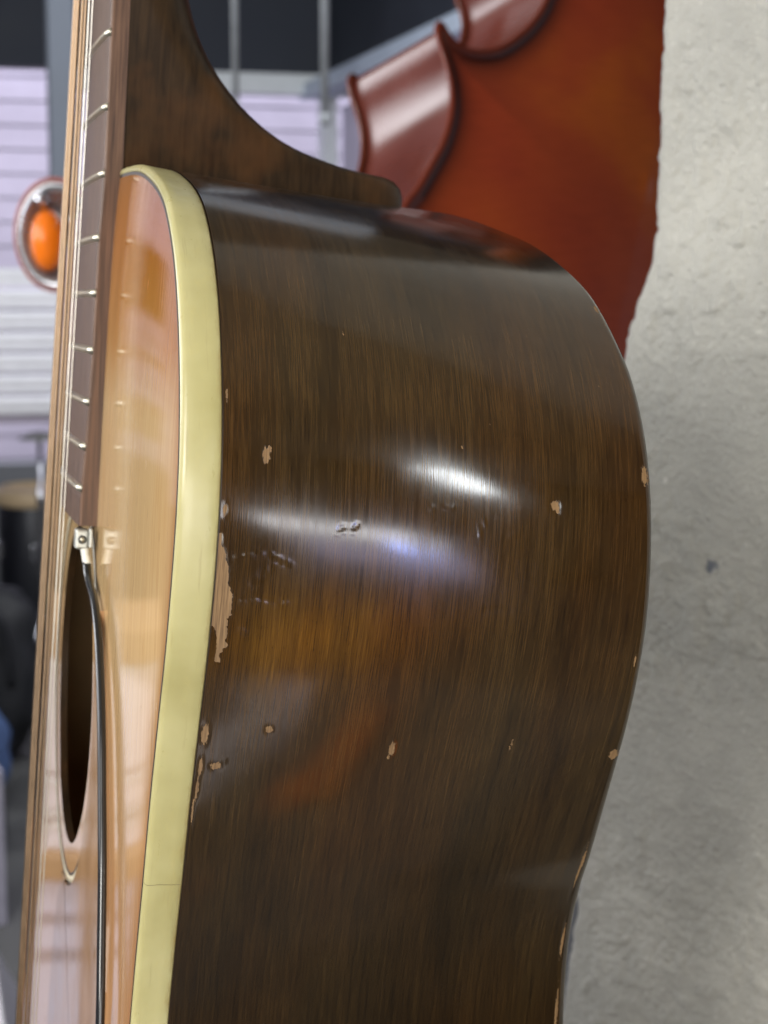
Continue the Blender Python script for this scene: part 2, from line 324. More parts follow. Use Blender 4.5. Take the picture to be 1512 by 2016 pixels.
# ------------------------------------------------------------------ plaster wall the guitar hangs on
WO = np.array([0.2042, 0.1, 0.0]); WA = np.array([0.5, -0.866, 0]); WN = np.array([-0.866, -0.5, 0])
def build_wall():
    t = thing("plaster_wall", "rough grey white plaster wall with a worn uneven edge, on the right behind the guitar", "wall", tuple(WO))
    t['kind'] = 'structure'
    z = np.concatenate([np.linspace(-1.37, -0.36, 30), np.linspace(-0.355, 0.13, 860), np.linspace(0.14, 1.59, 40)])
    back = np.linspace(0.10, 0.004, 14); a = np.concatenate([np.linspace(0.0, 0.105, 240), np.linspace(0.11, 2.4, 90)])
    ez = np.array([-1.4, -0.55, -0.316, -0.2914, -0.2807, -0.2679, -0.15, -0.0475, -0.0411, -0.0337, -0.0283, -0.0211, -0.0157, -0.0086, 0.0039, 0.018, 0.0303, 0.0442, 0.0564, 0.0805, 1.3])
    ea = np.array([-0.035, -0.035, -0.0390, -0.0352, -0.0335, -0.0318, -0.022, -0.0128, -0.0107, -0.0082, -0.0056, -0.0028, -0.0019, -0.0009, -0.0006, -0.0001, -0.0002, 0.0004, 0.0003, 0.0007, 0.002])
    e = np.interp(z, ez, ea) + (vnoise(z, z * 0, 160, 3) - .5) * 0.0012 + (vnoise(z, z * 0, 480, 4) - .5) * 0.0009
    nz, nb, na = len(z), len(back), len(a)
    rad = 0.0035
    cols = []
    for i in range(nb):   # the side of the pier, running away from the camera
        cols.append(np.stack([e * WA[0] - WN[0] * (back[i] + rad), e * WA[1] - WN[1] * (back[i] + rad), z], 1))
    for k in range(6):    # worn rounded arris
        th = (k + .5) / 6 * np.pi / 2
        aa = e + rad * (1 - np.cos(th)); dn = -rad * (1 - np.sin(th))
        cols.append(np.stack([aa * WA[0] + dn * WN[0], aa * WA[1] + dn * WN[1], z], 1))
    A = np.array([(e + rad) * (1 - min(1, q / .09)) + 0 * z + q for q in a])
    Z = np.broadcast_to(z, A.shape)
    n1 = vnoise(A, Z, 22, 11) - .5; n2 = vnoise(A, Z, 130, 12); n3 = vnoise(A, Z, 480, 13) - .5; n4 = vnoise(A, Z, 210, 14)
    rough = np.clip(vnoise(A, Z, 18, 15) * 1.6 - .1, 0.3, 1)
    d = n1 * 0.004 + rough * (np.maximum(0, n2 - .5) ** 1.3 * 0.0036 + n3 * 0.0008 + np.maximum(0, n4 - .62) * 0.0026 + (vnoise(A, Z * .35, 260, 21) - .5) * 0.0005 - np.maximum(0, vnoise(A, Z, 150, 22) - .75) * 0.0018)
    fade = np.clip(a / 0.006, 0, 1)[:, None]; d = d * fade
    for i in range(na): cols.append(np.stack([A[i] * WA[0] + d[i] * WN[0], A[i] * WA[1] + d[i] * WN[1], z], 1))
    V = np.stack(cols); nc = len(cols)
    ink = np.zeros((nc, nz)); A_all = V[:, :, 0] / WA[0]
    AA = V @ WA
    for (ca, cz, r) in ((0.0273, -0.127, 0.0028), (0.0262, -0.1255, 0.0016)):
        ink = np.maximum(ink, np.clip(1.25 - np.hypot(AA - ca, V[:, :, 2] - cz) / r + (vnoise(AA, V[:, :, 2], 700, 5) - .5) * .8, 0, 1))
    mesh("plaster_face", V.reshape(-1, 3), grid(nc, nz), M['plaster'], t, attrs={'ink': ink})
build_wall()

# ------------------------------------------------------------------ the guitar (local axes: -x out of the top, -y towards the camera, z up the neck)
G = thing("acoustic_guitar", "old dark brown sunburst acoustic guitar with thick cream binding, hanging by the plaster wall", "guitar")
G.rotation_euler = (Matrix.Rotation(0.0694, 3, 'Y') @ Matrix.Rotation(-0.016, 3, 'X')).to_euler()
LOW = [(.126, -.240), (.145, -.275), (.170, -.310), (.187, -.345), (.192, -.380), (.186, -.420), (.165, -.460), (.130, -.485), (.080, -.500), (0, -.505)]
FRONT = [(0, .0015), (.016, .0015), (.041, .0010), (.066, -.0006), (.0885, -.0042), (.106, -.0088), (.1178, -.0146), (.1288, -.023), (.137, -.033), (.1425, -.043), (.1462, -.0526), (.1484, -.0623), (.1490, -.072), (.1482, -.082), (.1464, -.0923), (.1439, -.103), (.1403, -.114), (.1368, -.125), (.1334, -.1366), (.1297, -.1527), (.1254, -.1693), (.1214, -.1865), (.1195, -.203), (.1205, -.219)] + LOW
BACK = [(0, -.0010), (.0165, -.0026), (.036, -.0052), (.059, -.0088), (.082, -.0130), (.102, -.0184), (.1184, -.0247), (.1322, -.0334), (.1426, -.0425), (.1500, -.0535), (.1538, -.064), (.1554, -.0735), (.1556, -.0837), (.1543, -.0944), (.1515, -.1046), (.1472, -.1153), (.1415, -.1266), (.1356, -.1378), (.1294, -.1495), (.1241, -.1585), (.1195, -.1700), (.1175, -.182), (.1173, -.194), (.1182, -.208), (.1205, -.221)] + LOW
DEP = lambda z: 0.0939 - 0.0396 * z * np.clip(1.0 + (z + .2) * .8, .6, 1)
BW = 0.0080   # binding depth
def split_s(P, zsplit):
    """normalised arc positions: dense above zsplit, coarse below"""
    full = spline(P, 4000); i = np.argmax(full[:, 1] < zsplit); return i / 3999
NS_A, NS_B = 620, 110
sf, sb = split_s(FRONT, -.212), split_s(BACK, -.212)
SF = np.concatenate([np.linspace(0, sf, NS_A, endpoint=False), np.linspace(sf, 1, NS_B)]); SB = np.concatenate([np.linspace(0, sb, NS_A, endpoint=False), np.linspace(sb, 1, NS_B)])
Fo, Bo = spline(FRONT, SF), spline(BACK, SB)          # outlines (y>=0 half), columns y,z
ARC = np.r_[0, np.cumsum(np.linalg.norm(np.diff(Fo, axis=0), axis=1))]
def onormal(O):
    T = np.gradient(O, axis=0); T /= np.linalg.norm(T, axis=1)[:, None] + 1e-12
    return np.stack([T[:, 1], -T[:, 0]], 1)            # points inward for this winding or outward; fixed below
Nf = onormal(Fo); Nf *= np.sign((Nf * (Fo - np.array([0, -.25]))).sum(1).mean()); Nb = onormal(Bo); Nb *= np.sign((Nb * (Bo - np.array([0, -.25]))).sum(1).mean())

CHIPS = [  # (x, y, z, radius along x, radius along z)
    (.0754, -.1533, -.0685, .0009, .0009), (.0949, -.1529, -.0616, .0008, .0020), (.0962, -.1515, -.0665, .0003, .0030), (.0482, -.141, -.1213, .0006, .0016), (.0968, -.1436, -.1222, .0010, .0011),
    (.0123, -.1372, -.1259, .0011, .0008), (.0093, -.1394, -.1188, .0007, .0022), (.0945, -.1276, -.0305, .0011, .0022), (.0735, -.1432, -.1201, .0002, .0017), (.0222, -.1408, -.1174, .0007, .0008),
    (.0166, -.1488, -.0612, .0007, .0015), (.0092, -.137, -.1262, .0004, .0022), (.0978, -.1255, -.152, .0003, .0060), (.0985, -.119, -.172, .0003, .0045), (.099, -.118, -.19, .0003, .006), (.0960, -.153, -.078, .0002, .004),
    (.0172, -.1490, -.0600, .0004, .0007), (.0090, -.1360, -.1310, .0003, .0025), (.0086, -.1340, -.1365, .0002, .0030), (.0960, -.1490, -.100, .0002, .0014),
    (.0760, -.1530, -.0697, .0004, .0004), (.0478, -.1408, -.1232, .0003, .0005), (.0930, -.1250, -.0280, .0005, .0008), (.0090, -.1490, -.072, .0004, .0012), (.0088, -.1480, -.0500, .0002, .0018), (.0620, -.1480, -.053, .0002, .0002), (.0330, -.1390, -.037, .0002, .0003), (.0870, -.1430, -.0445, .0002, .0002), (.0560, -.1495, -.0580, .0002, .0003)]
STRIP = np.array([(.0084, -.0765), (.0090, -.0785), (.0097, -.0805), (.0101, -.0827), (.0104, -.0858), (.0111, -.0878), (.0116, -.0909), (.0114, -.0935), (.0114, -.0972), (.0112, -.0999), (.0106, -.1031)])
DSTRIP = np.array([(.0080, -.0952), (.0088, -.0958), (.0094, -.0975), (.0096, -.1000), (.0093, -.1035), (.0088, -.107)])
GOUGES = [  # polyline (x,z), height, half width
    ([(.0109, -.0814), (.0143, -.0809), (.0173, -.0804), (.0198, -.0811), (.0228, -.0822)], .00006, .00024), ([(.0173, -.0808), (.0198, -.0815), (.0225, -.0827)], -.00003, .0003),
    ([(.0113, -.0896), (.0141, -.0904), (.0161, -.0899), (.0186, -.0906), (.0226, -.0903)], .00006, .0003), ([(.0160, -.0893), (.0195, -.0898), (.0220, -.0897)], -.00003, .0003),
    ([(.0305, -.0753), (.0324, -.0745), (.0342, -.0747), (.0352, -.0738)], -.000035, .0003), ([(.0310, -.0759), (.0330, -.0752), (.0345, -.0752)], .00003, .00025),
    ([(.0089, -.0631), (.0123, -.0625), (.0148, -.0611)], .00003, .00016), ([(.0136, -.0959), (.0149, -.0966)], .00006, .00025), ([(.0596, -.0726), (.060, -.0750)], .00003, .00016), ([(.0605, -.0715), (.0612, -.0735)], .00003, .00016),
    ([(.066, -.0746), (.068, -.0749)], .00003, .0002), ([(.0628, -.0902), (.068, -.090)], -.00002, .0004), ([(.0486, -.0701), (.0543, -.0698)], .000025, .0004),
    ([(.0186, -.0830), (.0160, -.0870)], -.00002, .0004), ([(.0175, -.0835), (.0135, -.0880)], -.00002, .0004), ([(.0152, -.0862), (.0158, -.0890)], -.00002, .0004), ([(.0124, -.1262), (.0142, -.1246)], .00004, .0002)]
def seg_dist(px, pz, poly):
    P = np.asarray(poly, float); d = np.full(px.shape, 1e9)
    for (ax, az), (bx, bz) in zip(P[:-1], P[1:]):
        L = (bx - ax) ** 2 + (bz - az) ** 2; t = np.clip(((px - ax) * (bx - ax) + (pz - az) * (bz - az)) / L, 0, 1)
        d = np.minimum(d, np.hypot(px - ax - t * (bx - ax), pz - az - t * (bz - az)))
    return d
def build_side(sign, name):
    # across: from under the binding to the rounded back edge
    nw = 240 if sign < 0 else 40
    kk = np.linspace(0, 1, nw); dep = DEP(Fo[:, 1]); r = 0.0016
    ns = len(Fo)
    X = (BW + 0.0002) + kk[None] * (dep[:, None] - r - BW)
    f = X / dep[:, None]
    Y = Fo[:, None, 0] * (1 - f) + Bo[:, None, 0] * f; Z = Fo[:, None, 1] * (1 - f) + Bo[:, None, 1] * f
    NY = Nf[:, None, 0] * (1 - f) + Nb[:, None, 0] * f; NZ = Nf[:, None, 1] * (1 - f) + Nb[:, None, 1] * f
    chip = np.zeros_like(X); disp = np.zeros_like(X)
    S = np.broadcast_to(ARC[:, None], X.shape)
    disp += (vnoise(S, X, 28, 31) - .5) * .00022 + (vnoise(S, X, 62, 32) - .5) * .000085 + (vnoise(S, X, 150, 33) - .5) * .000012
    disp += .0005 * (1 - ((X / dep[:, None] - .5) * 2) ** 2)
    if sign < 0:
        vis = (Z > -.215)
        for (cx, cy, cz, rx, rz) in CHIPS:
            dd = np.sqrt(((X - cx) / rx) ** 2 + ((Z - cz) / rz) ** 2 + ((Y + cy) / .012) ** 2 * .25)
            chip = np.maximum(chip, np.clip(1.25 - .75 * dd, 0, 1))
        lim = np.interp(-Z, -STRIP[:, 1], STRIP[:, 0], left=0, right=0); c = np.clip((lim + (vnoise(Z, X * 0, 800, 9) - .5) * .0012 + (vnoise(Z, X, 1700, 10) - .5) * .0007 - X) / .0004 + .5, 0, 1)
        c *= (lim > 0); lim2 = np.interp(-Z, -DSTRIP[:, 1], DSTRIP[:, 0], left=0, right=0); c *= 1 - np.clip((lim2 - X) / .0004 + .5, 0, 1) * (lim2 > 0)
        chip = np.maximum(chip, c)
        m2 = (Y > .10) & vis
        for poly, h, wd in GOUGES:
            dd = seg_dist(X, Z, poly) / wd; disp += m2 * 1.7 * h * np.exp(-dd ** 2) * np.clip(vnoise(X, Z, 1100, 17) * 2.6 - .55, 0, 2)
        disp += -.00003 * np.clip(chip * 1.5, 0, 1)
    amber = np.exp(-(((X - .022) / .020) ** 2 + ((Z + .099) / .011) ** 2)) + .7 * np.exp(-(((X - .045) / .016) ** 2 + ((Z + .094) / .008) ** 2))  # mask of the painted warm reflection
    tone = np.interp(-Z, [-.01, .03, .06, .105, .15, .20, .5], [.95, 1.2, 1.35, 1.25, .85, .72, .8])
    Y = Y + NY * disp; Z = Z + NZ * disp
    V = np.stack([X, sign * Y, Z], -1)
    # rounded back arris
    ext = []
    for th in (0.35, 0.75, 1.15, 1.57):
        ext.append(np.stack([dep - r + r * np.sin(th), sign * (Bo[:, 0] - Nb[:, 0] * r * (1 - np.cos(th))), Bo[:, 1] - Nb[:, 1] * r * (1 - np.cos(th))], -1))
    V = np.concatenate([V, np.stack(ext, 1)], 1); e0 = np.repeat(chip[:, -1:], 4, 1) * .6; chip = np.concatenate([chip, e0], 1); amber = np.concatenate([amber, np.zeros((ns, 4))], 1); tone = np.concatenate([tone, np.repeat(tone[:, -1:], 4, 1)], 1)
    uvw = np.concatenate([X, np.stack([dep + .0004 * k for k in range(4)], 1)], 1); us = np.repeat(ARC[:, None], nw + 4, 1)
    Fc = grid(ns, nw + 4)
    if sign > 0: Fc = Fc[:, ::-1]
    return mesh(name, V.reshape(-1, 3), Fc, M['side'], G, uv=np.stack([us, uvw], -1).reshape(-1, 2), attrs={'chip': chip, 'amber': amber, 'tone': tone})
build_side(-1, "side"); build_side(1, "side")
def loop_full(O):   # closed loop (y,z): near half top->bottom then far half bottom->top
    a = np.stack([-O[:, 0], O[:, 1]], 1); b = O[::-1][1:-1]; return np.concatenate([a, b])
def loop_norm(N):
    a = np.stack([-N[:, 0], N[:, 1]], 1); b = N[::-1][1:-1]; return np.concatenate([a, b])
FL, FN = loop_full(Fo), loop_norm(Nf); BL, BN = loop_full(Bo), loop_norm(Nb)
# glue line behind the joint of binding and side
dl = DEP(FL[:, 1]); 
def at_depth(x, off=0.0):
    f = (x / dl)[:, None]; p = FL * (1 - f) + BL * f; n = FN * (1 - f) + BN * f; return np.concatenate([np.full((len(p), 1), x), p + n * off], 1)
def strip_loop(rows, name, m, sl=None, attrs=None):
    V = np.stack(rows); V = V if sl is None else V[:, sl]; nr, n, _ = V.shape
    F = grid(nr, n) if sl is not None else grid(n, nr, True)
    if sl is None: V = V.transpose(1, 0, 2)
    return mesh(name, V.reshape(-1, 3), F[:, ::-1] if sl is None else F, m, G, attrs=attrs)
strip_loop([at_depth(BW - .0006, -.00025), at_depth(BW + .0008, -.00025)], "glue_line", M['glue'])
# binding in two lengths: a hairline butt joint shows low on the near side
IN_W = 0.0017
BROWS = [np.concatenate([np.full((len(FL), 1), .0010), FL - FN * IN_W], 1), np.concatenate([np.full((len(FL), 1), .00006), FL - FN * IN_W], 1), np.concatenate([np.full((len(FL), 1), -.00004), FL - FN * .0011], 1), np.concatenate([np.full((len(FL), 1), .00015), FL - FN * .0005], 1),
         np.concatenate([np.full((len(FL), 1), .0006), FL - FN * .00010], 1), np.concatenate([np.full((len(FL), 1), .0012), FL + FN * .00010], 1), at_depth(.0030, .00014), at_depth(.0055, .00013), at_depth(BW - .0004, .00012), at_depth(BW, -.0001), at_depth(BW, -.0015)]
jz = np.argmin(np.abs(FL[:NS_A, 1] + .153)); ntot = len(FL)
strip_loop(BROWS, "binding", M['binding'], slice(4, jz + 1))
strip_loop(BROWS, "binding", M['binding'], slice(jz, ntot - 4))
cr = np.stack([BROWS[k][jz] for k in range(2, 9)]); tn = FL[jz + 1] - FL[jz - 1]; tn = np.r_[0, tn / np.linalg.norm(tn)]; on = np.r_[0, FN[jz]] * .00002
zig = (np.random.default_rng(3).random(7) - .5)[:, None] * .0003 * tn
mesh("crack", np.concatenate([cr + on + zig - tn * .00004, cr + on + zig + tn * .00004]), [[i, i + 1, 8 + i, 7 + i] for i in range(6)], M['glue'], G)
# purfling line between binding and top
strip_loop([np.concatenate([np.full((len(FL), 1), -.00002), FL - FN * (IN_W - .0001)], 1), np.concatenate([np.full((len(FL), 1), -.00006), FL - FN * (IN_W + .0007)], 1)], "purfling", M['glue'])
# top with sound hole
HC = np.array([0.009, -.1395]); HR = 0.0445
def build_top():
    edge = FL - FN * (IN_W + .0005); ang = np.arctan2(edge[:, 1] - HC[1], edge[:, 0] - HC[0])
    hole = HC + HR * np.stack([np.cos(ang), np.sin(ang)], 1)
    nr = 46; k = np.linspace(0, 1, nr) ** 0.8; rows = []; rim = []
    for q in k:
        p = hole * (1 - q) + edge * q; d = np.linalg.norm(p - edge, axis=1)
        x = -(.00002 + .0011 * (1 - np.exp(-d / .016)) + .0008 * (1 - np.exp(-d / .06)) + (vnoise(p[:, 0], p[:, 1], 25, 41) - .5) * .00016)
        rows.append(np.concatenate([x[:, None], p], 1)); rim.append(np.clip(np.exp(-d / .005), 0, 1))
    V = np.stack(rows); r0 = V[0].copy(); r0[:, 0] += .0022
    e = np.stack([V[0] + [-.00003, 0, 0], r0], 1); mesh('soundhole_edge', e.reshape(-1, 3), grid(len(e), 2, True), M['neck'], G, attrs={'chip': np.zeros(2 * len(e))})
    rim = np.array(rim)
    V = V.transpose(1, 0, 2); return mesh("top", V.reshape(-1, 3), grid(V.shape[0], V.shape[1], True), M['top'], G, attrs={'rim': np.array(rim).T})
build_top()
TOPX = lambda y, z: -.0019
def annulus(name, r0, r1, x, m):
    th = np.linspace(0, 2 * np.pi, 160, endpoint=False); V = []
    for r, xx in ((r0, x + .0008), (r0, x), (r1, x), (r1, x + .0008)): V.append(np.stack([np.full(160, xx), HC[0] + r * np.cos(th), HC[1] + r * np.sin(th)], 1))
    V = np.stack(V, 1); return mesh(name, V.reshape(-1, 3), grid(160, 4, True), m, G)
annulus("rosette", .0525, .0533, -.00210, M['glue']); annulus("rosette", .0533, .0552, -.00208, M['white_line']); annulus("rosette", .0552, .0560, -.00210, M['glue'])
# back plate and inner lining
def build_back():
    edge = BL - BN * .0015; c = np.array([0, -.25]); k = np.linspace(0, 1, 24); rows = []
    for q in k:
        p = c * (1 - q) + edge * q; d = np.linalg.norm(p - edge, axis=1); rows.append(np.concatenate([(DEP(edge[:, 1]) + .010 * (1 - np.exp(-d / .07)))[:, None], p], 1))
    V = np.stack(rows, 1); mesh("back", V.reshape(-1, 3), grid(V.shape[0], V.shape[1], True)[:, ::-1], M['side'], G, uv=V.reshape(-1, 3)[:, [2, 1]], attrs={'chip': np.zeros(V.shape[0] * V.shape[1]), 'amber': np.zeros(V.shape[0] * V.shape[1]), 'tone': np.ones(V.shape[0] * V.shape[1])})
    p = FL - FN * .004; q = BL - BN * .004
    V = np.stack([np.concatenate([np.full((len(p), 1), .003), p], 1), np.concatenate([DEP(q[:, 1])[:, None] - .002, q], 1), np.concatenate([DEP(q[:, 1])[:, None] - .002, c + (q - c) * .02], 1)], 1)
    mesh("lining", V.reshape(-1, 3), grid(V.shape[0], 3, True), M['inside'], G)
build_back()
# neck with heel
def build_neck():
    P = [(.0175, .36), (.0175, .20), (.0170, .12), (.0168, .075), (.0170, .0567), (.0185, .049), (.0207, .0412), (.0238, .0342), (.0279, .0279), (.0343, .0209), (.0408, .0160), (.0481, .0124), (.0554, .0101), (.0656, .0079), (.0729, .0071), (.0778, .0065), (.0804, .0048), (.0816, .0025), (.0818, -.004)]
    Q = [(-.001, .36), (-.001, .20), (-.001, .12), (-.001, .075), (-.001, .0540), (-.001, .047), (-.001, .040), (-.001, .034), (-.001, .028), (-.001, .0215), (-.001, .0170), (-.001, .0130), (-.001, .0095), (-.001, .0060), (-.001, .0035), (-.001, .0015), (-.001, -.0005), (-.001, -.0025), (-.001, -.006)]
    ts = np.linspace(0, 1, 19)
    t2 = np.linspace(0, 1, 150)
    pp = spline(P, 150); 
    dP = np.r_[0, np.cumsum(np.linalg.norm(np.diff(np.array(P), axis=0), axis=1))]; dd = np.r_[0, np.cumsum(np.linalg.norm(np.diff(pp, axis=0), axis=1))]
    qq = np.stack([np.full(150, -.001), np.interp(dd / dd[-1] * dP[-1], dP, np.array(Q)[:, 1])], 1)
    nt_ = 36; rows = []; chip = []
    for i in range(150):
        dep = pp[i, 0]; z = qq[i, 1]; heel = np.clip((dep - .018) / .02, 0, 1)
        hw0 = .0270 - .0022 * np.clip((z - .0) / .28, 0, 1)
        th = np.linspace(0, 1, nt_); t = np.sin(th * np.pi / 2) ** (1.0) if False else 1 - (1 - th) ** 1.9
        pw = 3.0 + 11 * heel
        taper = 1 - .40 * t * np.clip((dep - .018) / .06, 0, 1)
        y = hw0 * taper * (np.maximum(0, 1 - t ** pw)) ** .5
        x = qq[i, 0] * (1 - t) + pp[i, 0] * t; zz = qq[i, 1] * (1 - t) + pp[i, 1] * t
        near = np.stack([x, -y, zz], 1); far = np.stack([x, y, zz], 1)[::-1][1:]
        rows.append(np.concatenate([near, far]))
        c = np.concatenate([np.exp(-((x - .0005) / .0012) ** 2 - ((zz - .006) / .004) ** 2), np.zeros(nt_ - 1)])
        c = np.maximum(c, np.concatenate([.9 * np.exp(-((x - .0045) / .0012) ** 2 - ((zz - .0495) / .0012) ** 2), np.zeros(nt_ - 1)])); chip.append(c)
    V = np.stack(rows); mesh("neck", V.reshape(-1, 3), grid(V.shape[0], V.shape[1])[:, ::-1], M['neck'], G, attrs={'chip': np.array(chip)})
    # plain slotted-in headstock
    o = box("headstock", (.006, 0, .455), (.015, .066, .19), M['neck'], G, .003)
build_neck()
# fretboard: a tapered slab lying over the body
FBX = np.array([(-.1125, -.0064), (-.083, -.0064), (-.070, -.0058), (-.045, -.0051), (-.0164, -.0049), (.0, -.0042), (.0352, -.0042), (.36, -.0042)]); FBX = FBX[1:]
fbx = lambda z: np.interp(z, FBX[:, 0], FBX[:, 1])
FB = -.0905
def build_fretboard():
    zs = np.concatenate([np.linspace(FB, .05, 60), np.linspace(.06, .36, 20)]); rows = []
    for z in zs:
        hw = .0276 - .0052 * np.clip(z / .36, 0, 1); b0 = -.0010 if z > 0 else -.0012 - .0012 * np.clip(-z / .08, 0, 1)
        yy = np.linspace(-hw + .0006, hw - .0006, 15); cr = fbx(z) - .0005 * (1 - (yy / hw) ** 2)
        rows.append(np.concatenate([[(b0 + .0016, -hw, z), (fbx(z) + .0006, -hw, z), (fbx(z) + .0002, -hw + .0002, z)], np.stack([cr, yy, np.full(15, z)], 1), [(fbx(z) + .0002, hw - .0002, z), (fbx(z) + .0006, hw, z), (b0 + .0016, hw, z)]]))
    V = np.stack(rows); nz, nw, _ = V.shape; F = grid(nz, nw).tolist(); F.append([k for k in range(nw)])
    fb = mesh("fretboard", V.reshape(-1, 3), F, M['rosewood'], G)
    for p in fb.data.polygons:
        p.use_smooth = False
    S = .6287; seen = {12: .0352, 13: .0166, 14: -.0002, 15: -.0164, 16: -.0305, 17: -.0451, 18: -.0584, 19: -.0700, 20: -.0808}
    for n in range(1, 21):
        z = seen.get(n, S * 2 ** (-n / 12) - S * 2 ** (-14 / 12)); hw = .0277 - .0052 * np.clip(z / .36, 0, 1)
        yy = np.linspace(-hw, hw, 19); prof = [(-.0011, .0002), (-.0008, -.0005), (-.0003, -.00095), (.0003, -.00095), (.0008, -.0005), (.0011, .0002)]; rows = []
        for y in yy:
            e = np.clip((hw - abs(y)) / .0012, 0, 1) ** .5; c0 = fbx(z) - .0005 * (1 - min(1, abs(y) / hw) ** 2)
            rows.append([(c0 + (dx if dx > 0 else dx * (.35 + .65 * e)), y, z + dz) for dz, dx in prof])
        V = np.array(rows); F = grid(19, 6).tolist() + [[0, 1, 2, 3, 4, 5], [18 * 6 + k for k in (5, 4, 3, 2, 1, 0)]]
        mesh("fret", V.reshape(-1, 3), F, M['nickel'], fb)
build_fretboard()
# bridge and strings
box("bridge", (-.0062, 0, -.285), (.0085, .150, .028), M['rosewood'], G, .002)
box("saddle", (-.0118, 0, -.280), (.005, .075, .003), M['bone'], G, .0007)
gauges = [.00066, .00055, .00044, .00034, .00022, .00017]
for k in range(6):       # bass string on the far side
    f = (k - 2.5) / 2.5; y0, y1 = -f * .0268, -f * .0185
    z = np.linspace(-.282, .352, 50); hx = np.interp(z, [-.282, -.2459, -.159, -.0699, .0162, .0512, .352], [-.0126, -.0118, -.0109, -.0098, -.0086, -.0083, -.0062]) - (0.0004 if k < 2 else 0)
    P = np.stack([hx, np.interp(z, [-.282, .352], [y0, y1]), z], 1)
    tube("string", P, gauges[k] * 1.05, M['bronze'] if k < 4 else M['steel'], G, n=8, raw=True)
# celluloid pickguard beside the sound hole
def build_guard():
    L = [(.0024, -.1945), (.012, -.1985), (.0225, -.2091), (.0285, -.2281), (.0324, -.249), (.020, -.268), (-.02, -.275), (-.055, -.262), (-.078, -.235), (-.088, -.205), (-.087, -.180), (-.081, -.160), (-.071, -.138), (-.061, -.121), (-.0525, -.1085)]
    o = spline(L, 90)
    th = np.arctan2(-.1085 - HC[1], -.0525 - HC[0]); arc_t = np.linspace(th, 2 * math.pi - 1.50, 40)
    inner = np.stack([HC[0] + .0560 * np.cos(arc_t), HC[1] + .0560 * np.sin(arc_t)], 1)
    loop = np.concatenate([o, inner]); n = len(loop)
    a = np.concatenate([np.full((n, 1), -.00285), loop], 1); b = np.concatenate([np.full((n, 1), -.0012), loop], 1)
    F = [list(range(n))[::-1]] + [[i, (i + 1) % n, n + (i + 1) % n, n + i] for i in range(n)]
    g = mesh("pickguard", np.concatenate([a, b]), F, M['guard'], G, smooth=False)
build_guard()

# ------------------------------------------------------------------ clip-on pickup with its cable
PK = thing("soundhole_pickup", "small silver pickup at the fretboard end with a thin black cable running down the top", "pickup")
PK.rotation_euler = G.rotation_euler
box("housing", (-.0056, -.0275, -.0938), (.0034, .0045, .0052), M['alu'], PK, .0006)
lathe("slot", [(.0007, .0), (.0011, .0), (.0011, .0003), (.0007, .0003)], M['dark'], PK, 16).matrix_local = Matrix.Translation((-.0056, -.0298, -.0938)) @ Matrix.Rotation(R(90), 4, 'X')
lathe("screw", [(.0, .0004), (.0007, .0003), (.0007, 0)], M['nickel'], PK, 14).matrix_local = Matrix.Translation((-.0056, -.02985, -.0938)) @ Matrix.Rotation(R(90), 4, 'X')
box("lens_tab", (-.0036, -.0305, -.0932), (.0009, .0030, .0050), M['alu'], PK, .0003)
tube("strain_relief", [(-.0048, -.0290, -.0962), (-.0044, -.0295, -.0985), (-.0040, -.0305, -.1002)], .0011, M['bone'], PK, 12, 12)
tube("cable", [(-.0042, -.0300, -.0995), (-.0040, -.0335, -.1030), (-.0037, -.0470, -.1070), (-.0037, -.0580, -.1127), (-.0037, -.0665, -.1213), (-.0037, -.0740, -.1320), (-.0037, -.0810, -.1462), (-.0037, -.0885, -.1622), (-.0037, -.0935, -.1784), (-.0037, -.0980, -.1963), (-.0038, -.098, -.222), (-.0033, -.100, -.26)], .00105, M['black'], PK, 14, 120)

